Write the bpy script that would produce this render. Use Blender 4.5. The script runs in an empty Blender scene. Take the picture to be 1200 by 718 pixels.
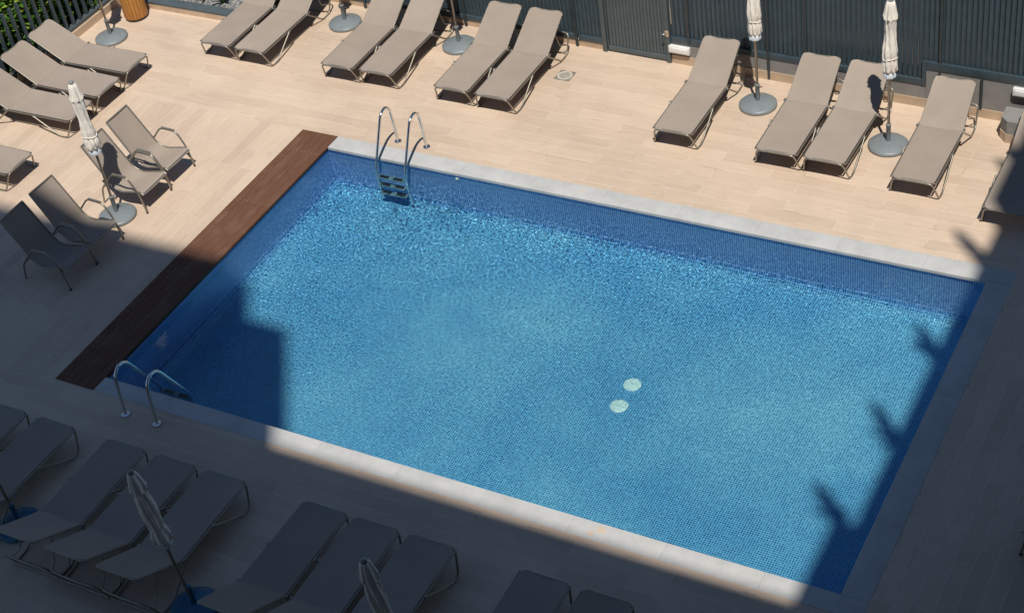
import bpy, bmesh, math, random
from mathutils import Vector, Matrix, noise
PI = math.pi
R = math.radians
random.seed(7)
sc = bpy.context.scene
C = sc.collection

# ------------------------------------------------------------------ helpers
class MB:
    """Collects shapes into one mesh object."""
    def __init__(self):
        self.bm = bmesh.new(); self.mi = 0
    def face(self, vs, smooth=False):
        try:
            f = self.bm.faces.new(vs); f.material_index = self.mi; f.smooth = smooth
            return f
        except ValueError:
            return None
    def box(self, x0, x1, y0, y1, z0, z1, M=None, bev=0.0):
        t = bmesh.new()
        bmesh.ops.create_cube(t, size=1.0)
        for v in t.verts:
            v.co = Vector(((x0 + x1) / 2 + v.co.x * (x1 - x0), (y0 + y1) / 2 + v.co.y * (y1 - y0), (z0 + z1) / 2 + v.co.z * (z1 - z0)))
        if bev > 0:
            bmesh.ops.bevel(t, geom=t.edges[:], offset=bev, segments=2, profile=0.7, affect='EDGES')
        mp = {}
        for v in t.verts:
            mp[v] = self.bm.verts.new(M @ v.co if M else v.co)
        for f in t.faces:
            self.face([mp[v] for v in f.verts], bev > 0)
        t.free(); return self
    def quad(self, pts):
        self.face([self.bm.verts.new(p) for p in pts]); return self
    def tube(self, pts, r, n=8, closed=False, cap=True):
        pts = [Vector(p) for p in pts]
        m = len(pts); rings = []; up = None
        for i in range(m):
            if closed:
                t = (pts[(i + 1) % m] - pts[i - 1]).normalized()
            else:
                a = pts[max(i - 1, 0)]; b = pts[min(i + 1, m - 1)]
                t = (b - a).normalized()
            if up is None:
                up = Vector((0, 0, 1)) if abs(t.z) < .9 else Vector((1, 0, 0))
            u = (up - t * up.dot(t))
            if u.length < 1e-5: u = t.orthogonal()
            u.normalize(); up = u; w = t.cross(u)
            rr = r[i] if isinstance(r, (list, tuple)) else r
            rings.append([self.bm.verts.new(pts[i] + (u * math.cos(2 * PI * k / n) + w * math.sin(2 * PI * k / n)) * rr) for k in range(n)])
        for i in range(m if closed else m - 1):
            A = rings[i]; B = rings[(i + 1) % m]
            for k in range(n):
                self.face([A[k], A[(k + 1) % n], B[(k + 1) % n], B[k]], True)
        if cap and not closed:
            self.face(list(reversed(rings[0]))); self.face(rings[-1])
        return self
    def lathe(self, prof, n=32, c=(0, 0, 0), fn=None, smooth=True):
        c = Vector(c); rings = []
        for j, (r, z) in enumerate(prof):
            ring = []
            for k in range(n):
                a = 2 * PI * k / n
                rr, zz = (r, z) if fn is None else fn(r, z, a, j)
                ring.append(self.bm.verts.new(c + Vector((rr * math.cos(a), rr * math.sin(a), zz))))
            rings.append(ring)
        for j in range(len(rings) - 1):
            for k in range(n):
                self.face([rings[j][k], rings[j][(k + 1) % n], rings[j + 1][(k + 1) % n], rings[j + 1][k]], smooth)
        self.face(list(reversed(rings[0]))); self.face(rings[-1])
        return self
    def build(self, name, mats, parent=None, kind=None):
        me = bpy.data.meshes.new(name)
        bmesh.ops.recalc_face_normals(self.bm, faces=self.bm.faces[:])
        for e in self.bm.edges:
            if len(e.link_faces) == 2 and e.calc_face_angle(0) > R(50): e.smooth = False
        self.bm.to_mesh(me); self.bm.free()
        if not isinstance(mats, (list, tuple)): mats = [mats]
        for m in mats: me.materials.append(m)
        o = bpy.data.objects.new(name, me); C.objects.link(o)
        if parent is not None: o.parent = parent
        if kind: o['kind'] = kind
        return o

def fil(pts, r, n=5):
    """polyline with rounded corners"""
    P = [Vector(p) for p in pts]; out = [P[0]]
    for i in range(1, len(P) - 1):
        a, b, c = P[i - 1], P[i], P[i + 1]
        d1 = (a - b); d2 = (c - b)
        rr = min(r, d1.length * .48, d2.length * .48)
        p1 = b + d1.normalized() * rr; p2 = b + d2.normalized() * rr
        for k in range(n + 1):
            t = k / n
            out.append(p1 * (1 - t) ** 2 + b * 2 * t * (1 - t) + p2 * t * t)
    out.append(P[-1]); return out

def thing(name, label, cat, loc=(0, 0, 0), rz=0.0, group=None):
    o = bpy.data.objects.new(name, None); C.objects.link(o)
    o.empty_display_size = .2
    o.location = loc; o.rotation_euler = (0, 0, rz)
    tag(o, label, cat, group); return o
def tag(o, label, cat, group=None):
    o['label'] = label; o['category'] = cat
    if group: o['group'] = group
    return o
def copy_tree(o, parent=None):
    c = o.copy(); C.objects.link(c)
    if parent is not None: c.parent = parent
    for ch in list(o.children): copy_tree(ch, c)
    return c
def place(proto, used, loc, rz, label, group):
    o = proto if not used else copy_tree(proto)
    o.location = loc; o.rotation_euler = (0, 0, rz)
    o['label'] = label; o['group'] = group
    return o

# ------------------------------------------------------------------ materials
class NT:
    def __init__(self, name):
        self.m = bpy.data.materials.new(name); self.m.use_nodes = True
        self.t = self.m.node_tree; self.t.nodes.clear()
        self.out = self.t.nodes.new('ShaderNodeOutputMaterial')
    def n(self, typ, **kw):
        nd = self.t.nodes.new(typ)
        for k, v in kw.items():
            if k.startswith('i_'):
                key = k[2:]
                key = int(key) if key.isdigit() else key.replace('_', ' ')
                nd.inputs[key].default_value = v
            else: setattr(nd, k, v)
        return nd
    def l(self, a, b): self.t.links.new(a, b)
    def math(self, op, a, b=None, c=None, clamp=False):
        nd = self.n('ShaderNodeMath', operation=op); nd.use_clamp = clamp
        for i, x in enumerate((a, b, c)):
            if x is None: continue
            if isinstance(x, (int, float)): nd.inputs[i].default_value = x
            else: self.l(x, nd.inputs[i])
        return nd.outputs[0]
    def mix(self, f, a, b, blend='MIX'):
        nd = self.n('ShaderNodeMix', data_type='RGBA', blend_type=blend)
        for s, x in ((0, f), (6, a), (7, b)):
            if isinstance(x, (int, float)): nd.inputs[s].default_value = x
            elif isinstance(x, tuple): nd.inputs[s].default_value = (*x, 1)
            else: self.l(x, nd.inputs[s])
        return nd.outputs[2]
    def noise(self, vec, scale, detail=3, rough=.55, dist=0):
        nd = self.n('ShaderNodeTexNoise'); nd.inputs['Scale'].default_value = scale
        nd.inputs['Detail'].default_value = detail; nd.inputs['Roughness'].default_value = rough
        nd.inputs['Distortion'].default_value = dist
        if vec is not None: self.l(vec, nd.inputs['Vector'])
        return nd.outputs['Fac']
    def ramp(self, f, stops, interp='LINEAR'):
        nd = self.n('ShaderNodeValToRGB'); cr = nd.color_ramp; cr.interpolation = interp
        while len(cr.elements) < len(stops): cr.elements.new(.5)
        for e, (p, c) in zip(cr.elements, stops):
            e.position = p; e.color = (*c, 1) if len(c) == 3 else c
        self.l(f, nd.inputs[0]); return nd.outputs[0]
    def mapv(self, vec, scale=(1, 1, 1), loc=(0, 0, 0), rot=(0, 0, 0)):
        nd = self.n('ShaderNodeMapping'); self.l(vec, nd.inputs[0])
        nd.inputs['Scale'].default_value = scale; nd.inputs['Location'].default_value = loc; nd.inputs['Rotation'].default_value = rot
        return nd.outputs[0]
    def bsdf(self, col, rough=.6, metal=0, spec=.5, bump=None, bump_d=.01, bump_s=.3):
        p = self.n('ShaderNodeBsdfPrincipled')
        for k, v in (('Base Color', col), ('Roughness', rough), ('Metallic', metal), ('Specular IOR Level', spec)):
            if isinstance(v, tuple): p.inputs[k].default_value = (*v, 1)
            elif isinstance(v, (int, float)): p.inputs[k].default_value = v
            else: self.l(v, p.inputs[k])
        if bump is not None:
            b = self.n('ShaderNodeBump'); b.inputs['Strength'].default_value = bump_s; b.inputs['Distance'].default_value = bump_d
            self.l(bump, b.inputs['Height']); self.l(b.outputs[0], p.inputs['Normal'])
        self.l(p.outputs[0], self.out.inputs[0]); return self.m

def wpos(N): return N.n('ShaderNodeNewGeometry').outputs['Position']
def opos(N): return N.n('ShaderNodeTexCoord').outputs['Object']
def orand(N): return N.n('ShaderNodeObjectInfo').outputs['Random']

def simple(name, col, rough=.6, metal=0, var=.12, scale=8, spec=.5, coords=opos, bump=0):
    N = NT(name); v = coords(N)
    f = N.noise(v, scale, 4, .6)
    c = N.ramp(f, [(.3, tuple(x * (1 - var) for x in col)), (.7, tuple(min(1, x * (1 + var)) for x in col))])
    r = N.math('MULTIPLY_ADD', f, .2, rough - .1)
    if bump: return N.bsdf(c, r, metal, spec, N.noise(v, scale * 6, 3), .004, bump)
    return N.bsdf(c, r, metal, spec)

def mat_deck(name, along):
    """wood-look porcelain planks, 1.2 x 0.2 m, laid along X or Y"""
    N = NT(name); p = wpos(N)
    v = N.mapv(p, rot=(0, 0, 0 if along == 'x' else R(90)), loc=(0.37, .0, 0))
    br = N.n('ShaderNodeTexBrick'); N.l(v, br.inputs['Vector'])
    br.offset = .37; br.offset_frequency = 2
    for k, x in (('Scale', 1.0), ('Mortar Size', .0037), ('Mortar Smooth', .25), ('Bias', 0.0), ('Brick Width', 1.2), ('Row Height', .2)):
        br.inputs[k].default_value = x
    br.inputs['Color1'].default_value = (0, 0, 0, 1); br.inputs['Color2'].default_value = (1, 1, 1, 1)
    sep = N.n('ShaderNodeSeparateXYZ'); N.l(v, sep.inputs[0])
    # per-plank tone: noise sampled once for each row and plank
    row = N.math('FLOOR', N.math('DIVIDE', sep.outputs[1], .2))
    tone = br.outputs['Color']
    vv = N.n('ShaderNodeCombineXYZ'); N.l(N.math('MULTIPLY_ADD', row, 3.7, sep.outputs[0]), vv.inputs[0]); N.l(N.math('MULTIPLY', sep.outputs[1], 14), vv.inputs[1]); N.l(row, vv.inputs[2])
    g1 = N.noise(vv.outputs[0], 1.7, 5, .65, .6)
    vv2 = N.mapv(vv.outputs[0], scale=(1, 4, 1))
    g2 = N.noise(vv2, 3.0, 4, .6, .3)
    base = N.ramp(g1, [(.2, (.560, .428, .322)), (.5, (.615, .482, .368)), (.8, (.665, .532, .415))])
    c = N.mix(N.math('MULTIPLY', g2, .5), base, (.545, .410, .305))
    tint = N.ramp(tone, [(0, (.935, .92, .905)), (1, (1.045, 1.045, 1.035))])
    c = N.mix(1.0, c, tint, 'MULTIPLY')
    # weathering: broad pale and dark patches, small stains
    big = N.noise(p, .55, 5, .6)
    c = N.mix(1.0, c, N.ramp(big, [(.3, (.86, .86, .86)), (.6, (1.03, 1.03, 1.03))]), 'MULTIPLY')
    st = N.noise(p, 2.3, 6, .7, .8)
    c = N.mix(N.ramp(st, [(.66, (0, 0, 0)), (.78, (.35, .35, .35))]), c, (.36, .25, .17))
    gn = N.noise(p, 3.1, 2, .5)
    grout = N.ramp(gn, [(.34, (.34, .26, .19)), (.48, (.68, .585, .47))])
    c = N.mix(br.outputs['Fac'], c, grout)
    rough = N.math('MULTIPLY_ADD', g1, .2, .45)
    return N.bsdf(c, rough, 0, .35, N.math('SUBTRACT', g2, br.outputs['Fac']), .003, .25)

def mat_coping():
    N = NT('coping_stone'); p = wpos(N)
    f = N.noise(p, 3.0, 6, .65); f2 = N.noise(p, 40, 3, .6)
    c = N.ramp(f, [(.25, (.40, .40, .385)), (.55, (.50, .50, .485)), (.8, (.56, .56, .54))])
    c = N.mix(N.math('MULTIPLY', f2, .25), c, (.42, .41, .39))
    # rust-orange spill
    for (x, y, r) in ((7.02, -5.36, .055), (6.93, -5.44, .04), (4.1, .17, .05)):
        d = N.n('ShaderNodeVectorMath', operation='DISTANCE'); N.l(p, d.inputs[0]); d.inputs[1].default_value = (x, y, 0)
        dd = N.math('ADD', d.outputs['Value'], N.math('MULTIPLY_ADD', f2, .05, -.025))
        c = N.mix(N.math('MULTIPLY', N.math('LESS_THAN', dd, r), .28 if x > 5 else .12), c, (.72, .38, .10))
    return N.bsdf(c, .6, 0, .35, f2, .002, .2)

def mat_mosaic(name, axes):
    """square glass mosaic, blended blues with pale grout"""
    N = NT(name); p = wpos(N)
    sep = N.n('ShaderNodeSeparateXYZ'); N.l(p, sep.inputs[0])
    u = N.math('DIVIDE', sep.outputs[axes[0]], .031); v = N.math('DIVIDE', sep.outputs[axes[1]], .031)
    cell = N.n('ShaderNodeCombineXYZ'); N.l(N.math('FLOOR', u), cell.inputs[0]); N.l(N.math('FLOOR', v), cell.inputs[1])
    wn = N.n('ShaderNodeTexWhiteNoise', noise_dimensions='2D'); N.l(cell.outputs[0], wn.inputs['Vector'])
    fu = N.math('ABSOLUTE', N.math('SUBTRACT', N.math('FRACT', u), .5)); fv = N.math('ABSOLUTE', N.math('SUBTRACT', N.math('FRACT', v), .5))
    edge = N.math('MAXIMUM', fu, fv)
    gm = N.ramp(edge, [(.33, (0, 0, 0)), (.39, (1, 1, 1))])
    big = N.noise(p, .55, 4, .55)
    w = N.math('ADD', N.math('MULTIPLY', wn.outputs['Value'], .62), N.math('MULTIPLY_ADD', big, 1.2, -.39), clamp=True)
    c = N.ramp(w, MOS if axes == (0, 1) else MOSW)
    if axes == (0, 1):      # the darker wall blend of tiles runs out over the cove
        zf = N.math('DIVIDE', N.math('ADD', sep.outputs[2], 1.17), .20)
        zf = N.math('ADD', zf, N.math('MULTIPLY_ADD', wn.outputs['Value'], .5, -.25), clamp=True)
        c = N.mix(zf, c, N.ramp(w, MOSW))
    grout = N.ramp(big, [(.3, (.20, .52, .80)), (.7, (.34, .66, .82))] if axes == (0, 1) else [(.3, (.40, .58, .88)), (.7, (.48, .66, .90))])
    if axes == (0, 1): grout = N.mix(N.math('POWER', zf, 3.0), N.mix(zf, grout, (.22, .46, .78)), (.40, .58, .88))
    c = N.mix(gm, c, grout)
    return N.bsdf(c, .3, 0, .4)
MOSW = [(0, (.035, .080, .33)), (.35, (.065, .145, .48)), (.6, (.10, .215, .60)), (.85, (.16, .32, .70)), (1, (.23, .43, .78))]
MOS = [(0, (.006, .088, .245)), (.35, (.019, .165, .385)), (.6, (.044, .25, .475)), (.85, (.10, .365, .555)), (1, (.20, .49, .62))]

def mat_water():
    N = NT('pool_water')
    g = N.n('ShaderNodeBsdfGlass'); g.inputs['Roughness'].default_value = 0.0; g.inputs['IOR'].default_value = 1.33
    g.inputs['Color'].default_value = (.84, .99, .99, 1)
    N.l(g.outputs[0], N.out.inputs[0]); return N.m

def mat_sling(name, col):
    N = NT(name); v0 = opos(N); rnd = orand(N)
    ad = N.n('ShaderNodeVectorMath', operation='ADD'); N.l(v0, ad.inputs[0])
    cb = N.n('ShaderNodeCombineXYZ'); N.l(N.math('MULTIPLY', rnd, 61.0), cb.inputs[0]); N.l(N.math('MULTIPLY', rnd, 23.0), cb.inputs[2]); N.l(cb.outputs[0], ad.inputs[1])
    v = ad.outputs[0]
    ck = N.n('ShaderNodeTexChecker'); N.l(v, ck.inputs[0]); ck.inputs['Scale'].default_value = 330
    f = N.noise(v, 2.2, 5, .6); f2 = N.noise(v, 45, 3, .7)
    c = N.ramp(f, [(.3, tuple(x * .92 for x in col)), (.7, tuple(x * 1.06 for x in col))])
    c = N.mix(N.math('MULTIPLY', ck.outputs['Fac'], .14), c, tuple(x * .6 for x in col))
    c = N.mix(N.math('MULTIPLY', f2, .12), c, tuple(x * .7 for x in col))
    st = N.noise(v, 1.9, 4, .6, .4)
    c = N.mix(N.ramp(st, [(.70, (0, 0, 0)), (.76, (.30, .30, .30))]), c, tuple(x * .45 for x in col))
    hv = N.n('ShaderNodeHueSaturation'); N.l(c, hv.inputs['Color']); N.l(N.math('MULTIPLY_ADD', rnd, .12, .94), hv.inputs['Value'])
    return N.bsdf(hv.outputs[0], .85, 0, .12, N.math('MULTIPLY_ADD', f, 3.0, f2), .003, .25)

def mat_slat_wood():
    N = NT('orange_wood'); v = opos(N)
    f = N.noise(N.mapv(v, scale=(1, 1, .08)), 40, 4, .6, .4)
    c = N.ramp(f, [(.3, (.36, .15, .035)), (.7, (.55, .26, .065))])
    return N.bsdf(c, .42, 0, .4)

def mat_board():
    N = NT('brown_decking'); p = wpos(N); rnd = orand(N)
    q = N.n('ShaderNodeVectorMath', operation='ADD'); N.l(p, q.inputs[0])
    cb = N.n('ShaderNodeCombineXYZ'); N.l(N.math('MULTIPLY', rnd, 37.0), cb.inputs[1]); N.l(cb.outputs[0], q.inputs[1])
    f = N.noise(N.mapv(q.outputs[0], scale=(14, .9, 1)), 3.2, 5, .65, .5)
    c = N.ramp(f, [(.3, (.110, .050, .030)), (.7, (.168, .082, .050))])
    f3 = N.noise(q.outputs[0], 1.6, 5, .6)
    c = N.mix(N.ramp(f3, [(.5, (0, 0, 0)), (.75, (.55, .55, .55))]), c, (.225, .135, .10))
    sep = N.n('ShaderNodeSeparateXYZ'); N.l(p, sep.inputs[0])
    # screw heads in rows across the boards
    a = N.math('ABSOLUTE', N.math('SUBTRACT', N.math('FRACT', N.math('DIVIDE', N.math('ADD', sep.outputs[1], 6.05), 1.3)), .5))
    b = N.math('ABSOLUTE', N.math('SUBTRACT', N.math('FRACT', N.math('DIVIDE', sep.outputs[0], .0634)), .5))
    s = N.math('MULTIPLY', N.math('LESS_THAN', a, .0055), N.math('LESS_THAN', b, .12))
    c = N.mix(N.math('MULTIPLY', s, .7), c, (.30, .22, .18))
    return N.bsdf(c, .65, 0, .15, f, .002, .2)

def mat_leaf(name, c0, c1, c2):
    N = NT(name); g = N.n('ShaderNodeNewGeometry')
    f = g.outputs['Random Per Island']
    c = N.ramp(f, [(0, c0), (.5, c1), (.93, c2), (.96, (.30, .14, .05) if 'hedge' in name else c2)])
    p = N.n('ShaderNodeBsdfPrincipled'); N.l(c, p.inputs['Base Color']); p.inputs['Roughness'].default_value = .38
    t = N.n('ShaderNodeBsdfTranslucent'); N.l(N.mix(.5, c, (.25, .42, .04)), t.inputs[0])
    ms = N.n('ShaderNodeMixShader'); ms.inputs[0].default_value = .25
    N.l(p.outputs[0], ms.inputs[1]); N.l(t.outputs[0], ms.inputs[2]); N.l(ms.outputs[0], N.out.inputs[0])
    return N.m

def mat_gravel():
    N = NT('white_gravel'); p = wpos(N)
    vo = N.n('ShaderNodeTexVoronoi'); N.l(p, vo.inputs['Vector']); vo.inputs['Scale'].default_value = 28
    c = N.ramp(vo.outputs['Distance'], [(.1, (.50, .49, .47)), (.6, (.13, .125, .12))])
    return N.bsdf(c, .8, 0, .3, vo.outputs['Distance'], .03, -.8)

M = dict(
    deck_x=mat_deck('deck_planks_across', 'x'), deck_y=mat_deck('deck_planks_lengthways', 'y'),
    coping=mat_coping(), mos_floor=mat_mosaic('mosaic_floor', (0, 1)), mos_xz=mat_mosaic('mosaic_end_wall', (0, 2)), mos_yz=mat_mosaic('mosaic_side_wall', (1, 2)),
    water=mat_water(), sling=mat_sling('taupe_sling', (.350, .290, .239)), board=mat_board(),
    alu=simple('champagne_aluminium', (.315, .285, .235), .42, .72, .15, 20),
    steel=simple('polished_steel', (.72, .72, .71), .14, 1, .06, 12),
    fence=simple('anthracite_paint', (.044, .068, .084), .38, 0, .15, 6),
    gate=simple('gate_paint', (.076, .098, .106), .42, 0, .12, 6),
    postp=simple('post_paint', (.034, .046, .052), .42, 0, .12, 6),
    plinth=simple('grey_render', (.235, .225, .215), .85, 0, .1, 5, bump=.3),
    skirt=simple('skirting_tile', (.50, .375, .265), .5, 0, .14, 4),
    kerb=simple('dark_kerb_paint', (.075, .095, .105), .55, 0, .12, 6),
    cream=simple('cream_canvas', (.83, .765, .675), .9, 0, .08, 9, spec=.2, bump=.4),
    band=simple('pale_plastic_band', (.60, .64, .68), .5, 0, .05, 9),
    base_grey=simple('grey_stand_plastic', (.200, .225, .235), .42, 0, .08, 9),
    base_blue=simple('blue_stand_plastic', (.022, .125, .22), .4, 0, .08, 9),
    pole=simple('bronze_pole', (.33, .29, .24), .35, .85, .08, 14),
    black=simple('black_plastic', (.016, .017, .018), .45, 0, .1, 10),
    white=simple('white_plastic', (.78, .77, .74), .35, 0, .04, 10),
    step=simple('pale_step_plastic', (.17, .26, .32), .4, 0, .06, 10),
    drainw=simple('mint_white_plastic', (.70, .84, .82), .5, 0, .08, 20),
    wood=mat_slat_wood(), soil=simple('dark_soil', (.06, .045, .032), .95, 0, .3, 12, coords=wpos),
    gravel=mat_gravel(),
    leaf=mat_leaf('hedge_leaf', (.030, .085, .010), (.085, .19, .020), (.26, .36, .06)),
    strap=mat_leaf('strap_leaf', (.030, .085, .015), (.065, .15, .025), (.14, .24, .05)),
    bark=simple('bark', (.10, .07, .05), .9, 0, .2, 20),
    render_wall=simple('grey_cladding', (.115, .13, .155), .85, 0, .06, 2),  # unseen hotel walls, darkened to cut the light they bounce into the shade
    glass=simple('dark_window_glass', (.03, .035, .04), .08, 0, .05, 4),
    paving=simple('outer_paving', (.24, .225, .20), .9, 0, .15, .6, coords=wpos),
    drain_plate=simple('tarnished_plate', (.21, .19, .155), .6, 0, .25, 14), skirt_light=simple('pale_cement', (.52, .47, .40), .8, 0, .1, 20),
    grate=simple('steel_grate', (.36, .34, .29), .5, .3, .15, 20),
)

# ------------------------------------------------------------------ the setting
PX, PY = 9.683, -5.274            # pool: X 0..PX, Y PY..0
DEPTH, WZ = -1.17, -0.10
def rect(mb, x0, x1, y0, y1, z):
    mb.quad([(x0, y0, z), (x1, y0, z), (x1, y1, z), (x0, y1, z)])
CX0, CX1, CY0, CY1 = -.634, 9.985, -5.527, .292   # outer edge of coping and boards
mb = MB()
mb.mi = 0
rect(mb, -6.02, 16, CY1, 5.0, 0)
rect(mb, -6.02, 16, -16.3, CY0, 0)
mb.mi = 1
rect(mb, -6.02, CX0, CY0, CY1, 0)
rect(mb, CX1, 16, CY0, CY1, 0)
mb.build('deck', [M['deck_x'], M['deck_y']], kind='structure')
mb = MB()
for a in ((-300, 300, 5.0, 300), (-300, 300, -300, -16.3), (-300, -6.02, -16.3, 5.0), (16, 300, -16.3, 5.0)):
    rect(mb, *a, -.02)
mb.build('ground', M['paving'], kind='structure')

# basin: walls stand 3 cm back under the coping
w0x, w1x, w0y, w1y = -.03, PX + .03, PY - .03, .03
mb = MB(); RC = .20; NC = 6
def ring(k):            # rectangle of the basin k steps up the cove (k < 0: top edge)
    if k < 0: d, z = 0.0, -.03
    else:
        a = PI / 2 * k / NC; d = RC * (1 - math.sin(a)); z = DEPTH + RC * (1 - math.cos(a))
    return [(w0x + d, w0y + d, z), (w1x - d, w0y + d, z), (w1x - d, w1y - d, z), (w0x + d, w1y - d, z)]
levels = [ring(k) for k in range(NC + 1)] + [ring(-1)]
mb.mi = 0; mb.quad(levels[0])
for k in range(len(levels) - 1):
    a, b = levels[k], levels[k + 1]
    for q in range(4):
        mb.mi = 0 if k < NC else (1 if q in (0, 2) else 2)
        mb.quad([a[q], a[(q + 1) % 4], b[(q + 1) % 4], b[q]])
        if k < NC: mb.bm.faces.ensure_lookup_table(); mb.bm.faces[-1].smooth = True
basin = mb.build('pool_basin', [M['mos_floor'], M['mos_xz'], M['mos_yz']], kind='structure')

# coping slabs, one mesh of stones with fine joints
mb = MB()
def slabs(x0, x1, y0, y1, n, horizontal):
    for i in range(n):
        a, b = i / n, (i + 1) / n
        g = .0008
        if horizontal: mb.box(x0 + (x1 - x0) * a + g, x0 + (x1 - x0) * b - g, y0, y1, -.04, .004, bev=.0015)
        else: mb.box(x0, x1, y0 + (y1 - y0) * a + g, y0 + (y1 - y0) * b - g, -.04, .004, bev=.0015)
slabs(0.0, CX1, 0.0, CY1, 9, True)
slabs(0.0, CX1, CY0, PY, 9, True)
slabs(PX, CX1, PY + .003, -.003, 5, False)
mb.build('pool_coping', M['coping'], kind='structure')

# timber strip at the left end of the pool
t = thing('timber_strip', 'dark brown decking strip of long boards along the left end of the pool', 'decking', (-.317, -2.6, 0))
nb = 5
for i in range(nb):
    w = (.634 - .0) / nb
    x0 = CX0 + w * i + .0012 - (-.317); x1 = CX0 + w * (i + 1) - .0012 - (-.317)
    if i == nb - 1: x1 += -.004
    b = MB().box(x0, x1, CY0 + 2.6, CY1 + 2.6, -.03, .006, bev=.003).build('board', M['board'], t)
MB().box(-.312, .300, CY0 + 2.62, CY1 + 2.58, -.06, -.031).build('joist_bed', M['black'], t)

# water: a finely rippled sheet
NXW, NYW = 860, 478
me = bpy.data.meshes.new('water'); vs = []; fs = []
for j in range(NYW + 1):
    y = w0y + (w1y - w0y) * j / NYW
    for i in range(NXW + 1):
        x = w0x + (w1x - w0x) * i / NXW
        u = x / PX; v = (y - PY) / -PY
        edge = max(1 - min(x, 9) / .9, 1 + y / .9, 0); edge = min(edge, 1)
        chop = .07 + .4 * max(0, min(1, (v - .6) / .4)) + 1.15 * max(0, min(1, 1.15 - 1.1 * u)) * (.30 + .70 * v) + .22 * v + .25 * edge
        n1 = noise.noise((x * 36.0, y * 36.0, 3.1)) * .00044
        n2 = noise.noise((x * 17.0 + 5, y * 17.0, 7.7)) * .00048
        n3 = noise.noise((x * 2.4, y * 2.4, 1.3)) * .0040
        patch = .97 + .18 * noise.noise((x * .7, y * .7, 9.0))
        vs.append((x, y, WZ + (n1 + n2) * chop * patch + n3 * (.2 + .3 * v)))
W1 = NXW + 1
for j in range(NYW):
    for i in range(NXW):
        a = j * W1 + i; fs.append((a, a + 1, a + 1 + W1, a + W1))
me.from_pydata(vs, [], fs); me.polygons.foreach_set('use_smooth', [True] * len(fs)); me.materials.append(M['water'])
water = bpy.data.objects.new('water', me); C.objects.link(water); water['kind'] = 'structure'

# ------------------------------------------------------------------ pool fittings
for k, (x, y, lab) in enumerate(((5.97, -2.425, 'round pale drain cover on the pool floor, farther of the two'), (5.975, -2.83, 'round pale drain cover on the pool floor, nearer of the two'))):
    t = thing('floor_drain', lab, 'drain', (x, y, DEPTH), 0, 'floor drains of the pool')
    MB().lathe([(.115, .001), (.115, .012), (.095, .022), (.09, .022)], 32).build('rim', M['drainw'], t)
    g = MB().lathe([(.088, .001), (.088, .020), (.05, .026), (.001, .028)], 32)
    for q in range(6):
        a = q * PI / 3
        g.box(-.004, .004, .02, .08, .022, .031, Matrix.Rotation(a, 4, 'Z'))
    g.build('cover', M['drainw'], t)
t = thing('return_inlet', 'small white round water inlet in the far pool wall', 'inlet', (2.17, w1y, -.125))
MB().lathe([(.036, 0), (.036, .012), (.02, .02), (.012, .012)], 20).build('nozzle', M['white'], t).rotation_euler = (R(90), 0, 0)
t = thing('deck_drain', 'square steel floor drain set in the sunny deck', 'drain', (2.551, 2.74, 0))
MB().box(-.13, .13, -.13, .13, -.01, .005, bev=.003).build('plate', M['drain_plate'], t)
MB().lathe([(.118, .004), (.118, .009), (.088, .009), (.088, .006)], 40).build('pale_ring', M['skirt_light'], t)
g = MB()
for q in range(5):
    rr = .012 + .017 * q
    g.tube([(rr * math.cos(a * PI / 16), rr * math.sin(a * PI / 16), .0085) for a in range(32)], .0052, 6, closed=True)
g.build('ring_grate', M['grate'], t)

def ladder(loc, rz, label):
    """local: +y from deck to water (pool wall at y = wy), x = -.245 / +.245"""
    t = thing('pool_ladder', label, 'ladder', loc, rz, 'pool ladders')
    for s in (-1, 1):
        x = .245 * s
        path = [(x, 0, 0), (x, .032, .46), (x, .055, .615), (x, .155, .695), (x, .285, .645), (x, .42, .39), (x, .62, .0), (x, .665, -.16), (x, .645, -.40), (x, .61, -.98)]
        h = MB().tube(fil(path, .11, 6), .0205, 12).build('handrail', M['steel'], t)
        MB().lathe([(.052, .0), (.052, .012), (.03, .026), (.024, .026)], 24, (x, 0, .004)).build('flange', M['steel'], h)
    for k in range(3):
        z = -.20 - .25 * k; y = .66
        st = MB().box(-.222, .222, y - .045, y + .045, z - .018, z + .012, bev=.006).build('step', M['step'], t)
        for s in (-1, 1):
            MB().box(s * .115 - .075, s * .115 + .075, y - .030, y + .030, z + .0125, z + .0165, bev=.0015).build('grip_pad', M['black'], st)
    return t
ladder((1.197, .449, 0), PI, 'steel pool ladder in full sun at the far edge of the pool')
ladder((.945, -5.746, 0), 0, 'steel pool ladder in the shade at the near left corner of the pool')

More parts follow.
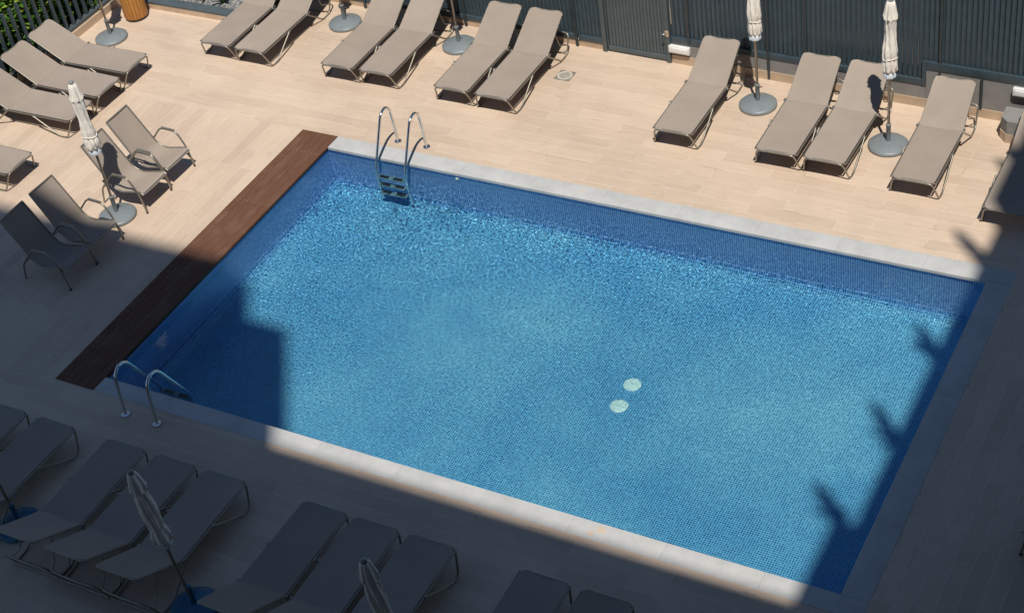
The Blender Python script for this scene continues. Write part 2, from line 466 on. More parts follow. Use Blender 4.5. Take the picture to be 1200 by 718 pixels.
# ------------------------------------------------------------------ sun loungers
def sling_sheet(path, w0, w1, th=.006, sag=.010, nx=8, round_end=0.0, round_start=0.0):
    """fabric strip following path of (y, z); rounded corners at the last end"""
    mb = MB(); P = path
    ln = [0]
    for i in range(1, len(P)): ln.append(ln[-1] + math.hypot(P[i][0] - P[i - 1][0], P[i][1] - P[i - 1][1]))
    top = []; bot = []
    for i, (y, z) in enumerate(P):
        f = ln[i] / ln[-1]; hw = w0 + (w1 - w0) * f
        d = ln[-1] - ln[i]
        if round_end and d < round_end:
            hw = hw - round_end + math.sqrt(max(0, round_end ** 2 - (round_end - d) ** 2))
        if round_start and ln[i] < round_start:
            hw -= round_start * .8 * (1 - ln[i] / round_start)
        a = []; b = []
        for k in range(nx + 1):
            u = -1 + 2 * k / nx
            zz = z - sag * (1 - u * u)
            a.append(mb.bm.verts.new((u * hw, y, zz))); b.append(mb.bm.verts.new((u * hw, y, zz - th)))
        top.append(a); bot.append(b)
    n = len(P)
    for i in range(n - 1):
        for k in range(nx):
            mb.face([top[i][k], top[i][k + 1], top[i + 1][k + 1], top[i + 1][k]], True)
            mb.face([bot[i][k + 1], bot[i][k], bot[i + 1][k], bot[i + 1][k + 1]], True)
        mb.face([top[i][0], top[i + 1][0], bot[i + 1][0], bot[i][0]]); mb.face([top[i][nx], bot[i][nx], bot[i + 1][nx], top[i + 1][nx]])
    for k in range(nx):
        mb.face([top[0][k + 1], top[0][k], bot[0][k], bot[0][k + 1]]); mb.face([top[-1][k], top[-1][k + 1], bot[-1][k + 1], bot[-1][k]])
    return mb

HY, HZ, BL = 1.245, .314, .76
def make_lounger(ang):
    t = thing('sun_lounger', 'x', 'sun lounger')
    n = 14
    sling_sheet([(HY * i / n, .314 + .003 * math.sin(PI * i / n)) for i in (0, .25, .5, 1, 2, 3, 4, 5, 6, 7, 8, 9, 10, 11, 12, 13, 14)], .280, .292, sag=.010, round_start=.05).build('seat_sling', M['sling'], t)
    ca, sa = math.cos(ang), math.sin(ang)
    fr = MB()
    pts = []
    m = 18
    pts.append((HY - .012, HZ + .0025)); pts.append((HY + .002, HZ + .0035))
    for i in range(1, m + 1):
        d = .012 + (BL - .012) * (1 - (1 - i / m) ** 1.6)
        pts.append((HY + d * ca, HZ + d * sa + .001))
    sling_sheet(pts, .293, .280, sag=.010, round_end=.085).build('back_sling', M['sling'], t)
    # side rails and cross bars
    for s in (-1, 1):
        fr.tube([(.296 * s, .03, .295), (.302 * s, HY, .295), (.304 * s, HY + .08, .295)], .0125, 8)
        fr.tube([(.300 * s, .70, .300), (.334 * s, .70, .302)], .016, 8)
        fr.tube([(.304 * s, HY, .300), (.330 * s, HY + .005, .302)], .018, 8)
    fr.tube([(-.298, .03, .298), (.298, .03, .298)], .011, 8)
    fr.build('side_frame', M['alu'], t)
    w = .272
    bp = [(-.290, 0, 0), (-.275, BL - .03, 0), (-.255, BL - .003, 0), (.255, BL - .003, 0), (.275, BL - .03, 0), (.290, 0, 0)]
    bp = [(x, HY + y * ca, HZ + y * sa - .017) for x, y, z in bp]
    MB().tube(fil(bp, .03, 4), .0115, 8).build('back_frame', M['alu'], t)
    # foot leg: loop bent from the end bar down to the floor and back up to the rail
    for s in (-1, 1):
        p = [(.12 * s, .0, .300), (.265 * s, -.005, .298), (.322 * s, .105, .012), (.328 * s, .235, .012), (.325 * s, .70, .302)]
        MB().tube(fil(p, .06, 6), .0125, 8).build('foot_leg', M['alu'], t)
        p = [(.326 * s, HY - .02, .302), (.330 * s, 1.585, .012), (.322 * s, 1.79, .012), (.318 * s, 1.915, .30), (.12 * s, 1.94, .315)]
        MB().tube(fil(p, .06, 6), .0125, 8).build('head_leg', M['alu'], t)
    MB().tube([(-.12, 1.94, .315), (.12, 1.94, .315)], .0125, 8).tube([(-.325, 1.81, .014), (.325, 1.81, .014)], .011, 8).build('head_bar', M['alu'], t)
    MB().tube([(-.13, 0, .3), (.13, 0, .3)], .0125, 8).build('foot_bar', M['alu'], t)
    for s in (-1, 1):
        y1 = HY + .42 * ca; z1 = HZ + .42 * sa - .01
        MB().tube(fil([(.24 * s, y1, z1), (.25 * s, 1.72, .19), (.30 * s, 1.84, .14)], .03), .009, 6).build('back_strut', M['alu'], t)
    return t

G_FAR = 'sun loungers in the row along the far fence'; G_LEFT = 'sun loungers along the left fence'; G_NEAR = 'sun loungers in the shaded near row'
proto = make_lounger(R(30)); used = 0
far = [(-3.13, 1.58, .4, 'leftmost lounger of the far row, its head close to the white gravel planter'),
       (-2.447, 1.565, -.3, 'second lounger from the left in the far row, left of a parasol stand'),
       (-.774, 1.56, .3, 'taupe lounger of the far row just right of the leftmost parasol stand by the fence'),
       (-.085, 1.575, .2, 'taupe lounger of the far row just left of the second parasol stand'),
       (1.295, 1.50, .1, 'far row lounger just right of the grey parasol stand, its twin on its right'),
       (2.0, 1.49, .0, 'far row lounger right beside the square deck drain'),
       (4.90, 1.435, .2, 'lone far row lounger right of the gate, below the white bulkhead lamp'),
       (6.43, 1.39, .4, 'far row lounger left of the one with the parasol shadow on its backrest'),
       (7.11, 1.395, -.4, 'far row lounger with the dark shadow of a parasol across its backrest'),
       (8.34, 1.315, .3, 'fully sunlit far row lounger right of the rightmost parasol'),
       (9.615, 1.03, -.4, 'half shaded far row lounger cut off by the right edge of the photo')]
for x, y, d, lab in far:
    place(proto, used, (x, y, 0), R(d), 'taupe sling lounger, ' + lab if len(lab.split()) < 13 and 'lounger' not in lab.split()[:4] else lab, G_FAR); used = 1
left = [(.72, 'topmost taupe lounger by the left fence, beside the parasol stand'),
        (.0, 'left fence lounger between the topmost one and the one behind the parasol'),
        (-.69, 'left fence lounger partly hidden behind the closed cream parasol'),
        (-2.13, 'left fence lounger with only its foot end inside the left photo edge')]
for i, (y, lab) in enumerate(left):
    place(proto, used, (-4.05, y, 0), R(90 + (.6, -.8, .5, 0)[i]), lab, G_LEFT)
near = [(-.53, 'shaded lounger at the left photo edge, nearly all of it cut off'),
        (.24, 'shaded lounger second from the left edge, its head end cut off'),
        (1.33, 'shaded near row lounger directly left of the one under the tilted parasol'),
        (2.07, 'shaded near row lounger half covered by the leaning closed parasol'),
        (2.78, 'shaded near row lounger right of the leaning parasol, last of its three'),
        (4.16, 'shaded near row lounger left of the lower parasol, first of three'),
        (4.83, 'shaded near row lounger whose right side the lowest parasol overlaps'),
        (5.54, 'shaded near row lounger just right of the lowest parasol top'),
        (6.90, 'shaded lounger at the bottom edge, left of the last two'),
        (7.62, 'shaded lounger at the bottom edge, rightmost of the near row')]
for i, (x, lab) in enumerate(near):
    place(proto, used, (x, -6.385, 0), R(180 + (.5, -.6, .4, -.3, .2, -.7, .5, -.3, .3, -.2)[i]), lab, G_NEAR)

# ------------------------------------------------------------------ armchairs
def make_chair():
    """front feet at y=0, back towards -y"""
    t = thing('garden_armchair', 'x', 'armchair')
    prof = fil([(0, .02, .315), (0, -.03, .345), (0, -.42, .265), (0, -.56, .33), (0, -.93, .93)], .10, 6)
    dense = []
    for a, b in zip(prof[:-1], prof[1:]):
        k = max(1, int((b - a).length / .06))
        for q in range(k): dense.append(a.lerp(b, q / k))
    dense.append(prof[-1])
    sling_sheet([(p.y, p.z) for p in dense], .262, .228, sag=.014).build('sling', M['sling'], t)
    for s in (-1, 1):
        rail = [Vector((s * (.272 - .036 * i / (len(dense) - 1)), p.y, p.z)) for i, p in enumerate(dense)]
        MB().tube(rail, .0125, 8).build('side_rail', M['alu'], t)
        p = [(.288 * s, 0, .008), (.288 * s, -.055, .335), (.292 * s, -.175, .575), (.292 * s, -.46, .590), (.288 * s, -.74, .27), (.282 * s, -.80, .008)]
        MB().tube(fil(p, .075, 6), .0135, 8).build('arm_frame', M['alu'], t)
        MB().tube([(.292 * s, -.20, .592), (.292 * s, -.43, .602)], .016, 8).build('arm_pad', M['alu'], t)
    MB().tube([(-.265, .005, .315), (.265, .005, .315)], .012, 8).build('seat_front_bar', M['alu'], t)
    MB().tube([(-.235, -.93, .93), (.235, -.93, .93)], .012, 8).build('back_top_bar', M['alu'], t)
    MB().tube([(-.286, -.70, .31), (.286, -.70, .31)], .011, 8).build('rear_cross_bar', M['alu'], t)
    MB().tube([(-.288, -.055, .30), (.288, -.055, .30)], .011, 8).build('front_cross_bar', M['alu'], t)
    for s in (-1, 1):
        ft = MB(); ft.tube([(.288 * s, 0, .0), (.288 * s, -.004, .03)], .016, 8); ft.build('foot_cap', M['black'], t)
    return t
pc = make_chair()
G_CH = 'armchairs facing the pool on the left deck'
chairs = [(-1.705, -1.307, 0, 'fully sunlit sling armchair, farthest of the four left of the pool'),
          (-1.675, -1.925, 0, 'sling armchair with the dark shadow of the parasol on its back'),
          (-1.64, -3.115, -1, 'sling armchair half in sun and half in shade beside the parasol stand'),
          (-1.63, -3.715, 1, 'fully shaded sling armchair, nearest of the four left of the pool')]
for i, (x, y, d, lab) in enumerate(chairs):
    place(pc, i, (x, y, 0), R(-90 + d), lab, G_CH)
e = place(pc, 1, (11.19, -3.83, 0), R(90), 'shaded armchair beyond the right edge, only the tip of its leg in view', 'armchairs at the right edge')

# ------------------------------------------------------------------ parasols
def make_parasol(basemat, label, loc, lean=(0, 0), rot=0., seed=0, foot_d=.27):
    t = thing('closed_parasol', label, 'parasol', loc, rot, 'closed cream parasols')
    b = MB().lathe([(foot_d - .01, 0), (foot_d, .015), (foot_d, .045), (foot_d - .02, .062), (.12, .088), (.05, .098), (.036, .10)], 40,
                   fn=lambda r, z, a, j: (r * (1 + (.015 * abs(math.cos(4 * a)) if r > .2 else 0)), z)).build('base', basemat, t)
    MB().lathe([(.031, .085), (.031, .33), (.036, .335), (.036, .365), (.024, .37)], 20).build('socket', basemat, b)
    MB().tube([(.03, 0, .30), (.075, 0, .30)], .008, 8).build('knob', M['black'], b)
    lx, ly = lean
    def bend(x, y, z): return (x + lx * z, y + ly * z, z)
    MB().tube([bend(0, 0, z) for z in (.08, .6, 1.2, 1.8, 2.22)], .0185, 12).build('pole', M['pole'], t)
    rnd = random.Random(seed)
    ph = rnd.random() * 6; tw = rnd.uniform(.8, 1.6); 
    prof = []
    zs = [1.165 + .865 * i / 46 for i in range(47)]
    def rad(z):
        f = (z - 1.165) / .865
        bulge = .097 * (1 - .34 * f) + .004 * math.exp(-((f - .14) / .10) ** 2) - .008 * math.exp(-((f - .28) / .05) ** 2) - .03 * math.exp(-(f / .05) ** 2) + .008 * math.sin(f * 9 + ph)
        return bulge
    prof = [(.06, 1.165)] + [(rad(z), z) for z in zs] + [(.04, 2.05)]
    def fold(r, z, a, j):
        f = (z - 1.165) / .865
        k = .10 * math.cos(8 * a + tw * f * 5 + ph) + .05 * math.cos(17 * a + tw * f * 6 + ph * 2)
        k += .10 * noise.noise((math.cos(a) * 2.2, math.sin(a) * 2.2, z * 11 + seed))
        if f < .10: k += .10 * math.cos(8 * a + ph)
        return r * (1 + k), z + (.018 * math.cos(8 * a + ph) if j < 3 else 0)
    def shape(mb):
        for v in mb.bm.verts: v.co = Vector(bend(*v.co))
        return mb
    can = shape(MB().lathe(prof, 64, fn=fold)).build('canopy', M['cream'], t)
    prof2 = [(.078, 1.985), (.085, 1.99), (.082, 2.02), (.071, 2.10), (.060, 2.18), (.046, 2.235), (.03, 2.25)]
    def fold2(r, z, a, j):
        k = (.20 if j < 3 else .12) * math.cos(8 * a + ph + 1) + .06 * math.cos(15 * a)
        return r * (1 + k), z + (.03 * math.cos(8 * a + ph + 1) if j < 2 else 0)
    shape(MB().lathe(prof2, 64, fn=fold2)).build('vent_flap', M['cream'], can)
    shape(MB().lathe([(.07, 1.115), (.082, 1.12), (.085, 1.16), (.07, 1.185), (.03, 1.19)], 28, fn=lambda r, z, a, j: (r * (1 + .08 * math.cos(8 * a)), z))).build('rib_end_ring', M['band'], can)
    rg = MB()
    rr = rad(1.41) * 1.10
    rg.tube([bend(rr * math.cos(a * PI / 16), rr * math.sin(a * PI / 16), 1.41 + .012 * math.sin(a * PI / 8)) for a in range(32)], .006, 6, closed=True)
    rg.build('tie_strap', M['cream'], can)
    shape(MB().lathe([(.03, 2.235), (.036, 2.245), (.034, 2.27), (.015, 2.285)], 18)).build('finial', M['base_grey'], t)
    return t
bg, bb = M['base_grey'], M['base_blue']
make_parasol(bg, 'closed parasol whose stand is next to the wooden bin, its canopy above the photo', (-5.40, 1.64, 0), (0, 0), .3, 1)
make_parasol(bg, 'closed cream parasol between the four armchairs on the left deck', (-2.055, -2.42, 0), (.0, .0), 1.0, 2)
make_parasol(bg, 'parasol stand between the second and third far row loungers, canopy above the photo', (-1.66, 3.13, 0), (0, 0), .6, 3)
make_parasol(bg, 'parasol stand between far row loungers left of the gate, canopy above the photo', (.545, 3.04, 0), (0, 0), .2, 4)
make_parasol(bg, 'closed cream parasol right of the lone far row lounger', (5.625, 2.80, 0), (0, 0), .9, 5)
make_parasol(bg, 'closed cream parasol at the right between two far row loungers', (7.675, 2.375, 0), (.01, .0), 1.5, 6)
make_parasol(bb, 'closed cream parasol leaning in the shade over the near row, blue base', (3.40, -7.95, 0), (.01, -.075), .0, 7)
make_parasol(bb, 'closed parasol at the bottom edge of the photo, only its upper half in view', (6.22, -8.06, 0), (.01, -.085), .0, 8)
make_parasol(bb, 'parasol on a blue base at the left edge, seen only as pole and stand', (.68, -7.72, 0), (0, -.03), .0, 9)

# ------------------------------------------------------------------ far fence, gate and plinth
FA = math.atan(-.028)
def fy(x): return 3.62 - .028 * (x - .56)
def fthing(name, label, cat, x, group=None):
    return thing(name, label, cat, (x, fy(x), 0), FA, group)
FT = 2.15
def slat_panel(x0, x1, z0, pitch, w, d, mat, t, top=FT, yoff=.055):
    mb = MB(); n = int((x1 - x0) / pitch); p = (x1 - x0) / n
    for i in range(n):
        xc = x0 + p * (i + .5)
        prof = [(-w / 2, d / 2), (-w / 2, -d * .1), (-w * .28, -d / 2), (w * .28, -d / 2), (w / 2, -d * .1), (w / 2, d / 2)]
        lo = [mb.bm.verts.new((xc + a, yoff + b, z0)) for a, b in prof]; hi = [mb.bm.verts.new((xc + a, yoff + b, top)) for a, b in prof]
        for k in range(6): mb.face([lo[k], lo[(k + 1) % 6], hi[(k + 1) % 6], hi[k]])
        mb.face(lo); mb.face(hi)
    return mb.build('slat_panel', mat, t)
# left section and its plinth
f1 = fthing('slatted_fence', 'dark slatted metal fence behind the loungers left of the gate', 'fence', 0.0, 'slatted metal fences')
slat_panel(-3.15, 2.335, .19, .071, .0645, .040, M['fence'], f1)
slat_panel(2.335, 2.82, .19, .068, .0625, .040, M['fence'], f1)
for a, b in ((-3.2, 2.34), (2.395, 2.815)):
    MB().box(a, b, .0, .10, .105, .19, bev=.004).build('bottom_rail', M['fence'], f1)
    MB().box(a, b, .03, .085, FT + .002, FT + .06).build('top_rail', M['fence'], f1)
for x in (-3.23, -1.6, .35, 2.367):
    MB().box(x - .022, x + .022, -.022, .022 - .024, 0, FT + .06).build('post', M['postp'], f1)
p1 = fthing('plinth_wall', 'low tiled plinth under the fence left of the gate', 'wall', 0.0)
MB().box(-3.25, 2.815, .012, .14, 0, .103).build('wall', M['skirt'], p1)
# gate
gt = fthing('metal_gate', 'dark slatted metal gate reaching down to the deck', 'gate', 3.38)
slat_panel(-.46, .505, .10, .055, .0505, .03, M['gate'], gt, yoff=.03)
MB().box(-.475, .515, -.005, .065, .025, .10, bev=.004).build('bottom_rail', M['gate'], gt)
MB().box(-.475, .515, .005, .06, FT + .002, FT + .07).build('top_rail', M['gate'], gt)
MB().box(.505, .52, -.006, .064, .102, FT).build('stile', M['gate'], gt)
MB().box(-.478, -.464, -.006, .064, .102, FT).build('stile', M['gate'], gt)
for x in (-.525, .552):
    MB().box(x - .034, x + .034, -.03, .07, 0, FT + .1, bev=.004).build('gate_post', M['gate'], gt)
lk = MB().box(.525, .585, -.042, -.031, .46, .56, bev=.003).build('latch_plate', M['skirt'], gt)
MB().tube([(.553, -.044, .53), (.553, -.085, .53), (.50, -.088, .53)], .009, 8).build('handle', M['steel'], gt)
# right section
f2 = fthing('slatted_fence', 'dark slatted metal fence on the grey wall right of the gate', 'fence', 6.0, 'slatted metal fences')
f2.name = 'slatted_fence.001'
X = lambda x: x - 6.0
xs = [3.975, 4.27, 5.53, 6.10, 7.80]
for a, b in zip(xs[:-1], xs[1:]):
    slat_panel(X(a), X(b), .445, .071, .0645, .045, M['fence'], f2)
MB().box(X(3.97), X(7.80), .0, .10, .355, .445, bev=.004).build('bottom_rail', M['fence'], f2)
MB().box(X(7.802), X(7.862), -.002, .102, .352, .745, bev=.004).build('step_rail', M['fence'], f2)
MB().box(X(7.864), X(11.0), .0, .10, .625, .745, bev=.004).build('bottom_rail', M['fence'], f2)
slat_panel(X(7.80), X(10.9), .745, .072, .0665, .045, M['fence'], f2)
MB().box(X(3.95), X(11.0), .03, .085, FT + .002, FT + .06).build('top_rail', M['fence'], f2)
for x, z in ((4.27, .36), (5.53, .02), (6.10, .447), (8.05, .50), (9.75, .747)):
    MB().box(X(x) - .018, X(x) + .018, .004, .096 if z > .4 else -.012, z, FT).build('post', M['postp'], f2)
MB().box(X(8.64) - .016, X(8.64) + .016, -.014, .004, .14, .62).build('post', M['postp'], f2)
pw = fthing('plinth_wall', 'grey rendered plinth wall with a tiled foot right of the gate', 'wall', 6.0)
pw.name = 'plinth_wall.001'
MB().box(X(3.97), X(7.86), .012, .16, 0, .353).box(X(7.863), X(11.0), .012, .16, 0, .623).build('wall', M['plinth'], pw)
MB().box(X(3.97), X(11.0), -.002, .0115, 0.001, .14).build('skirting', M['skirt'], pw)
# bulkhead lamps
def lamp(x, z, w, label, drop=0):
    t = fthing('bulkhead_lamp', label, 'lamp', x, 'white bulkhead lamps')
    t.location.z = z
    MB().box(-w / 2, w / 2, -.055, .010, -.06, .06, bev=.018).build('housing', M['white'], t)
    MB().box(-w / 2 + .03, w / 2 - .03, -.068, -.056, -.038, .038, bev=.005).build('diffuser', M['white'], t)
lamp(4.12, .262, .34, 'white bulkhead lamp low on the wall just right of the gate')
lamp(9.22, .53, .30, 'white bulkhead lamp on the grey wall at the right edge')
# low wall stub in the right corner
st = thing('wall_stub', 'low grey wall end with a tiled foot at the right photo edge', 'wall', (9.5, 3.1, 0))
pr = [(-.48, -.09), (-.38, -.19), (.6, -.19), (.6, .16), (-.48, .16)]
def prism(pr, z0, z1, mat, name, par):
    mb = MB(); lo = [mb.bm.verts.new((a, b, z0)) for a, b in pr]; hi = [mb.bm.verts.new((a, b, z1)) for a, b in pr]
    for k in range(len(pr)): mb.face([lo[k], lo[(k + 1) % len(pr)], hi[(k + 1) % len(pr)], hi[k]])
    mb.face(hi); mb.face(lo); return mb.build(name, mat, par)
prism(pr, .14, .34, M['plinth'], 'wall', st)
prism([(a * 1.012 - .004, b * 1.03) for a, b in pr], 0, .139, M['skirt'], 'skirting', st)

# ------------------------------------------------------------------ left fence, planters, plants
lf = thing('slatted_fence', 'open dark slatted fence with hedge behind it on the left side', 'fence', (-6.12, 0, 0), 0, 'slatted metal fences')
lf.name = 'slatted_fence.002'
mb = MB(); y = -7.0
while y < 2.62:
    mb.box(-.02, .02, y - .024, y + .024, .19, 1.17 + random.uniform(-.004, .004)); y += .172
mb.build('slat_panel', M['fence'], lf)
MB().box(-.055, .055, -7.1, 2.66, .13, .19, bev=.004).build('bottom_rail', M['kerb'], lf)
lp = thing('plinth_wall', 'low tiled kerb under the open fence on the left side', 'wall', (-6.12, 0, 0))
lp.name = 'plinth_wall.002'
MB().box(-.09, .10, -7.1, 2.655, -.02, .128).build('kerb', M['skirt'], lp)
cp = thing('planter_kerb', 'low kerb of the gravel planter in the far left corner, tiled front', 'kerb', (-4.6, 2.74, 0))
MB().box(-1.6, 1.42, -.08, .10, -.01, .10).build('kerb_front', M['skirt'], cp)
MB().box(-1.6, 1.42, -.085, .11, .1005, .135, bev=.004).build('kerb_cap', M['kerb'], cp)
MB().box(1.3, 1.42, .101, 1.9, -.01, .132).build('kerb_end', M['kerb'], cp)
rect2 = MB(); rect2.box(-6.05, -3.31, 2.845, 4.9, -.01, .085); rect2.build('planter_gravel', M['gravel'], kind='stuff')
hs = MB(); hs.box(-9.5, -6.215, -8, 6, -.015, .06); hs.build('hedge_soil', M['soil'], kind='structure')

def leaf(mb, p, d, up, L, w):
    """a folded leaf of four faces"""
    d = d.normalized(); s = d.cross(up)
    if s.length < 1e-4: s = d.orthogonal()
    s.normalize(); n = s.cross(d)
    b = mb.bm.verts.new(p); tip = mb.bm.verts.new(p + d * L - n * L * .12); mid = mb.bm.verts.new(p + d * L * .5)
    a = mb.bm.verts.new(p + d * L * .45 + s * w + n * w * .35); c = mb.bm.verts.new(p + d * L * .45 - s * w + n * w * .35)
    mb.face([b, a, mid]); mb.face([b, mid, c]); mb.face([a, tip, mid]); mb.face([mid, tip, c])
def shrub(x, y, rx, ry, h, n, label, seed):
    rnd = random.Random(seed)
    t = thing('hedge_shrub', label, 'shrub', (x, y, .05), 0, 'leafy shrubs behind the left fence')
    st = MB(); lv = MB(); tips = []
    for k in range(26):
        a = rnd.uniform(0, 2 * PI); r = math.sqrt(rnd.random()); hh = h * rnd.uniform(.45, 1.0)
        e = Vector((rx * r * math.cos(a), ry * r * math.sin(a), hh))
        m = Vector((e.x * .35, e.y * .35, hh * .5))
        st.tube([(rnd.uniform(-.05, .05), rnd.uniform(-.05, .05), 0), m, e], [.012, .008, .003], 5)
        tips.append((m, e))
    for k in range(n):
        a = rnd.uniform(0, 2 * PI); el = math.asin(rnd.uniform(0, 1)); q = 1 - abs(rnd.gauss(0, .16))
        lump = 1 + .22 * noise.noise((math.cos(a) * 1.8 + seed, math.sin(a) * 1.8, el * 2.2))
        ce = math.cos(el) ** .6
        p = Vector((rx * 1.1 * ce * math.cos(a), ry * 1.1 * ce * math.sin(a), h * math.sin(el) ** .8)) * q * lump
        if p.z < .03: p.z = rnd.uniform(.03, .2)
        d = Vector((math.cos(a) * ce + rnd.gauss(0, .6), math.sin(a) * ce + rnd.gauss(0, .6), rnd.uniform(-.1, .9)))
        leaf(lv, p, d, Vector((rnd.gauss(0, .4), rnd.gauss(0, .4), 1)), rnd.uniform(.10, .20), rnd.uniform(.03, .055))
    st.build('stem', M['bark'], t); lv.build('foliage', M['leaf'], t)
shr = [(-6.75, 2.25, .48, .55, 1.15, 2600, 'leafy green shrub behind the left fence, nearest the wooden bin'),
       (-6.85, 1.25, .5, .6, 1.25, 2600, 'leafy shrub behind the left fence, at the head of the topmost lounger'),
       (-6.80, .2, .5, .6, 1.3, 2600, 'leafy shrub behind the fence at the very left photo edge'),
       (-7.75, 1.9, .6, .6, 1.5, 2400, 'taller green shrub farther back behind the fence, in the top left corner'),
       (-7.7, .8, .6, .6, 1.5, 2400, 'shrub deep behind the left fence, cut by the left photo edge'),
       (-7.3, 3.1, .55, .5, 1.3, 2600, 'shrub behind the left fence at the top photo edge, left of the bin')]
for i, s in enumerate(shr): shrub(*s, 20 + i)
def strappy(x, y, h, n, label, seed):
    rnd = random.Random(seed); mb = MB()
    t = thing('strappy_plant', label, 'plant', (x, y, .085), 0, 'strap-leaved plants in the gravel planter')
    for k in range(n):
        a = rnd.uniform(0, 2 * PI); L = h * rnd.uniform(.6, 1.1); out = rnd.uniform(.25, .8); w = rnd.uniform(.012, .022)
        pts = []
        for q in range(6):
            f = q / 5; pts.append(Vector((math.cos(a) * out * L * f, math.sin(a) * out * L * f, L * (f * 1.1 - f * f * out * .8))))
        sd = Vector((-math.sin(a), math.cos(a), 0)); pr = None
        for q, p in enumerate(pts):
            ww = w * (1 - (q / 5) ** 2 * .95)
            c = [mb.bm.verts.new(p - sd * ww), mb.bm.verts.new(p + Vector((0, 0, -ww * .4))), mb.bm.verts.new(p + sd * ww)]
            if pr: mb.face([pr[0], pr[1], c[1], c[0]], True); mb.face([pr[1], pr[2], c[2], c[1]], True)
            pr = c
    mb.build('leaves', M['strap'], t)
for i, (x, y, lab) in enumerate(((-4.86, 3.02, 'strap-leaved green plant in the planter, nearest the wooden bin'), (-4.45, 3.06, 'strap-leaved green plant in the middle of the gravel planter'), (-4.05, 3.05, 'strap-leaved plant in the gravel planter, nearest the loungers'), (-5.7, 3.5, 'strap-leaved plant in the planter corner behind the wooden bin'))):
    strappy(x, y, .42, 46, lab, 50 + i)

# bin
bn = thing('litter_bin', 'round orange wooden slat bin with a black base by the planter', 'bin', (-5.42, 2.36, 0))
MB().lathe([(.185, .0), (.19, .01), (.19, .055), (.18, .06), (.18, .70), (.175, .70)], 40).build('liner', M['black'], bn)
mb = MB(); ns = 20
for k in range(ns):
    a = 2 * PI * k / ns
    mb.box(.182, .202, -.0285, .0285, .05, .74, Matrix.Rotation(a, 4, 'Z'), bev=.004)
mb.build('wooden_slats', M['wood'], bn)
MB().lathe([(.205, .742), (.21, .75), (.21, .775), (.15, .785), (.14, .76)], 40).build('rim', M['black'], bn)

# ------------------------------------------------------------------ the hotel round the pool (behind the photographer; it throws the shade)
hb = thing('hotel_building', 'tall dark grey hotel block behind the viewer that shades the near deck', 'building', (10, -17, 0))
FX, FYY = 10, -17
def blk(name, x0, x1, y0, y1, z0, z1, m=M['render_wall']):
    return MB().box(x0 - FX, x1 - FX, y0 - FYY, y1 - FYY, z0, z1).build(name, m, hb)
blk('main_wing', 9.96, 32, -30, -16.32, 0, 25.45)
blk('left_tower', 1.0, 9.30, -30, -16.32, 0, 32.0)
blk('roofline_step', 9.302, 9.958, -30, -16.32, 0, 30.5)  # narrow unseen block, shaped to step the shadow outline in the pool
sw = thing('hotel_side_wing', 'dark grey hotel side wing that shades the right side of the deck', 'building', (20, -8, 0))
MB().box(-5.0, 8, -8.3, 8.5, 0, 19.5).build('wall', M['render_wall'], sw)
MB().box(-5.25, -5.002, -8.3, -4.28, 14.0, 19.495).build('shade_block', M['render_wall'], sw)  # unseen block added to step the shadow edge at the near pool corner
MB().box(-5.22, -5.002, 1.1, 8.5, 14.0, 19.495).build('shade_block', M['render_wall'], sw)  # second added block, pushes the shadow farther over the rightmost lounger
def roof_plant(y, h, label, seed):
    rnd = random.Random(seed)
    t = thing('roof_plant', label, 'plant', (15.06 - (.22 if y < -12.2 else 0), y, 19.5), 0, 'plants along the roof edge of the side wing')
    MB().lathe([(.10, 0), (.13, .22), (.11, .22)], 16).build('pot', M['black'], t)
    mb = MB()
    for k in range(4):
        a = rnd.uniform(0, 2 * PI); L = h * (1.08, .30, .25, .3)[k]; out = (.03, .4, .5, .6)[k]; w = (.10, .06, .06, .05)[k]
        d = Vector((math.cos(a) * out - (.10 if k == 0 else 0), math.sin(a) * out, 1)); sd = Vector((.83, .55, 0)) if k == 0 else Vector((-math.sin(a), math.cos(a), 0))
        pr = None
        for q in range(7):
            f = q / 6; p = Vector((0, 0, .1)) + d * L * f; p += Vector((math.cos(a), math.sin(a), 0)) * out * f * f * .3
            ww = w * (.75 + .5 * f if f < .5 else 1.55 - 1.1 * f)
            c = [mb.bm.verts.new(p - sd * ww), mb.bm.verts.new(p + sd * ww)]
            if pr: mb.face([pr[0], pr[1], c[1], c[0]])
            pr = c
    mb.build('leaves', M['strap'], t)
for i, (y, h) in enumerate(((-10.95, 1.12), (-12.3, .95), (-9.38, 1.05), (-7.95, 1.1), (-6.2, 1.0))):
    roof_plant(y, h, 'spiky potted plant on the roof edge, number %d counted from the pool end' % (i + 1) if 0 else ('leafy roof plant casting a pointed shadow ' + ('across the middle right of the pool', 'near the front right pool corner', 'across the upper right of the pool', 'on the coping at the right far corner', 'on the half shaded lounger')[i]), 80 + i)

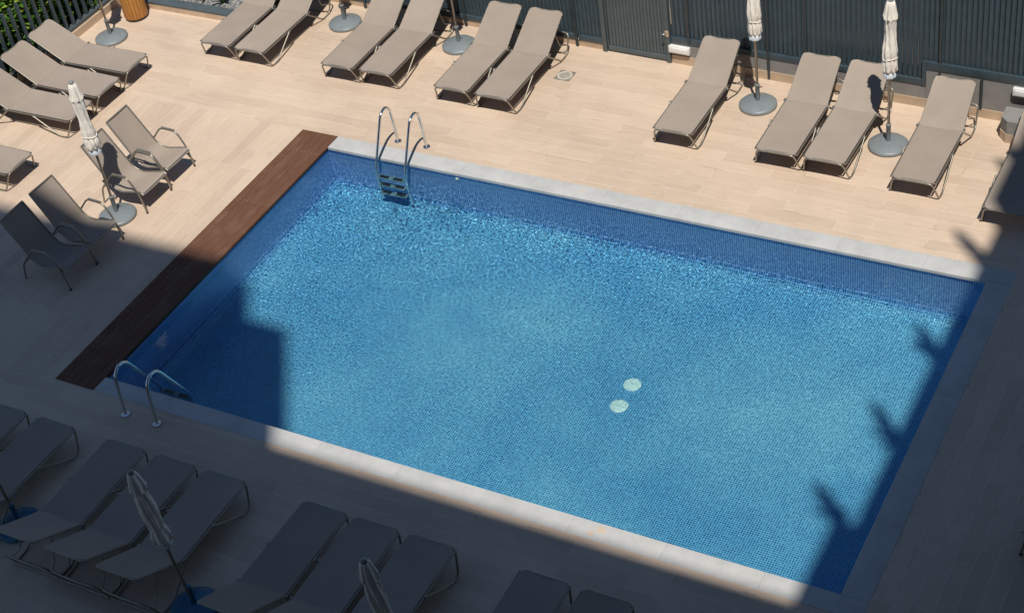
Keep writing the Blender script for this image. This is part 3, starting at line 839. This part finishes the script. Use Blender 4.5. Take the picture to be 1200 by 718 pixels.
# ------------------------------------------------------------------ light, camera, render
S = Vector((.251, -.378, .891)).normalized()
wd = bpy.data.worlds.new('World'); sc.world = wd; wd.use_nodes = True
nt = wd.node_tree; bgn = nt.nodes.get('Background') or nt.nodes.new('ShaderNodeBackground')
sky = nt.nodes.new('ShaderNodeTexSky'); sky.sky_type = 'NISHITA'; sky.sun_disc = False
sky.sun_elevation = math.asin(S.z); sky.sun_rotation = math.atan2(S.x, S.y)
sky.air_density = 1.0; sky.dust_density = 0.0; sky.ozone_density = 3.0
nt.links.new(sky.outputs[0], bgn.inputs[0]); bgn.inputs[1].default_value = .074
outw = nt.nodes.get('World Output') or nt.nodes.new('ShaderNodeOutputWorld')
nt.links.new(bgn.outputs[0], outw.inputs[0])
sl = bpy.data.lights.new('sun', 'SUN'); sl.energy = 4.5; sl.angle = R(.53); sl.color = (1, .955, .88)
so = bpy.data.objects.new('sun', sl); C.objects.link(so)
so.rotation_euler = (-S).to_track_quat('-Z', 'Y').to_euler(); so.location = (20, -30, 60)
sl.cycles.is_caustics_light = True
water.cycles.is_caustics_caster = True
basin.cycles.is_caustics_receiver = True
for o in C.objects:
    r = o
    while r.parent: r = r.parent
    if r.get('category') in ('ladder', 'drain', 'inlet') and o.type == 'MESH': o.cycles.is_caustics_receiver = True

cam = bpy.data.cameras.new('camera'); co = bpy.data.objects.new('camera', cam); C.objects.link(co)
rows = ((0.87684318, -0.20955559, 0.43270371), (0.46272491, 0.6121443, -0.6412215), (-0.13050556, 0.76247349, 0.63372114))
mw = Matrix(rows).to_4x4(); mw.translation = (13.534, -15.990, 13.5)
co.matrix_world = mw
cam.sensor_fit = 'HORIZONTAL'; cam.sensor_width = 36; cam.lens = 36 * 1968.227 / 1200
cam.clip_start = .1; cam.clip_end = 1000
sc.camera = co
vs_ = sc.view_settings; vs_.view_transform = 'Standard'; vs_.look = 'None'; vs_.exposure = 0.0; vs_.gamma = 1; vs_.use_curve_mapping = False
cy = sc.cycles
cy.caustics_refractive = True; cy.caustics_reflective = False; cy.blur_glossy = .5
cy.max_bounces = 14; cy.diffuse_bounces = 6; cy.glossy_bounces = 4; cy.transmission_bounces = 8
cy.sample_clamp_indirect = 8
cy.use_denoising = True; cy.denoiser = 'OPENIMAGEDENOISE'
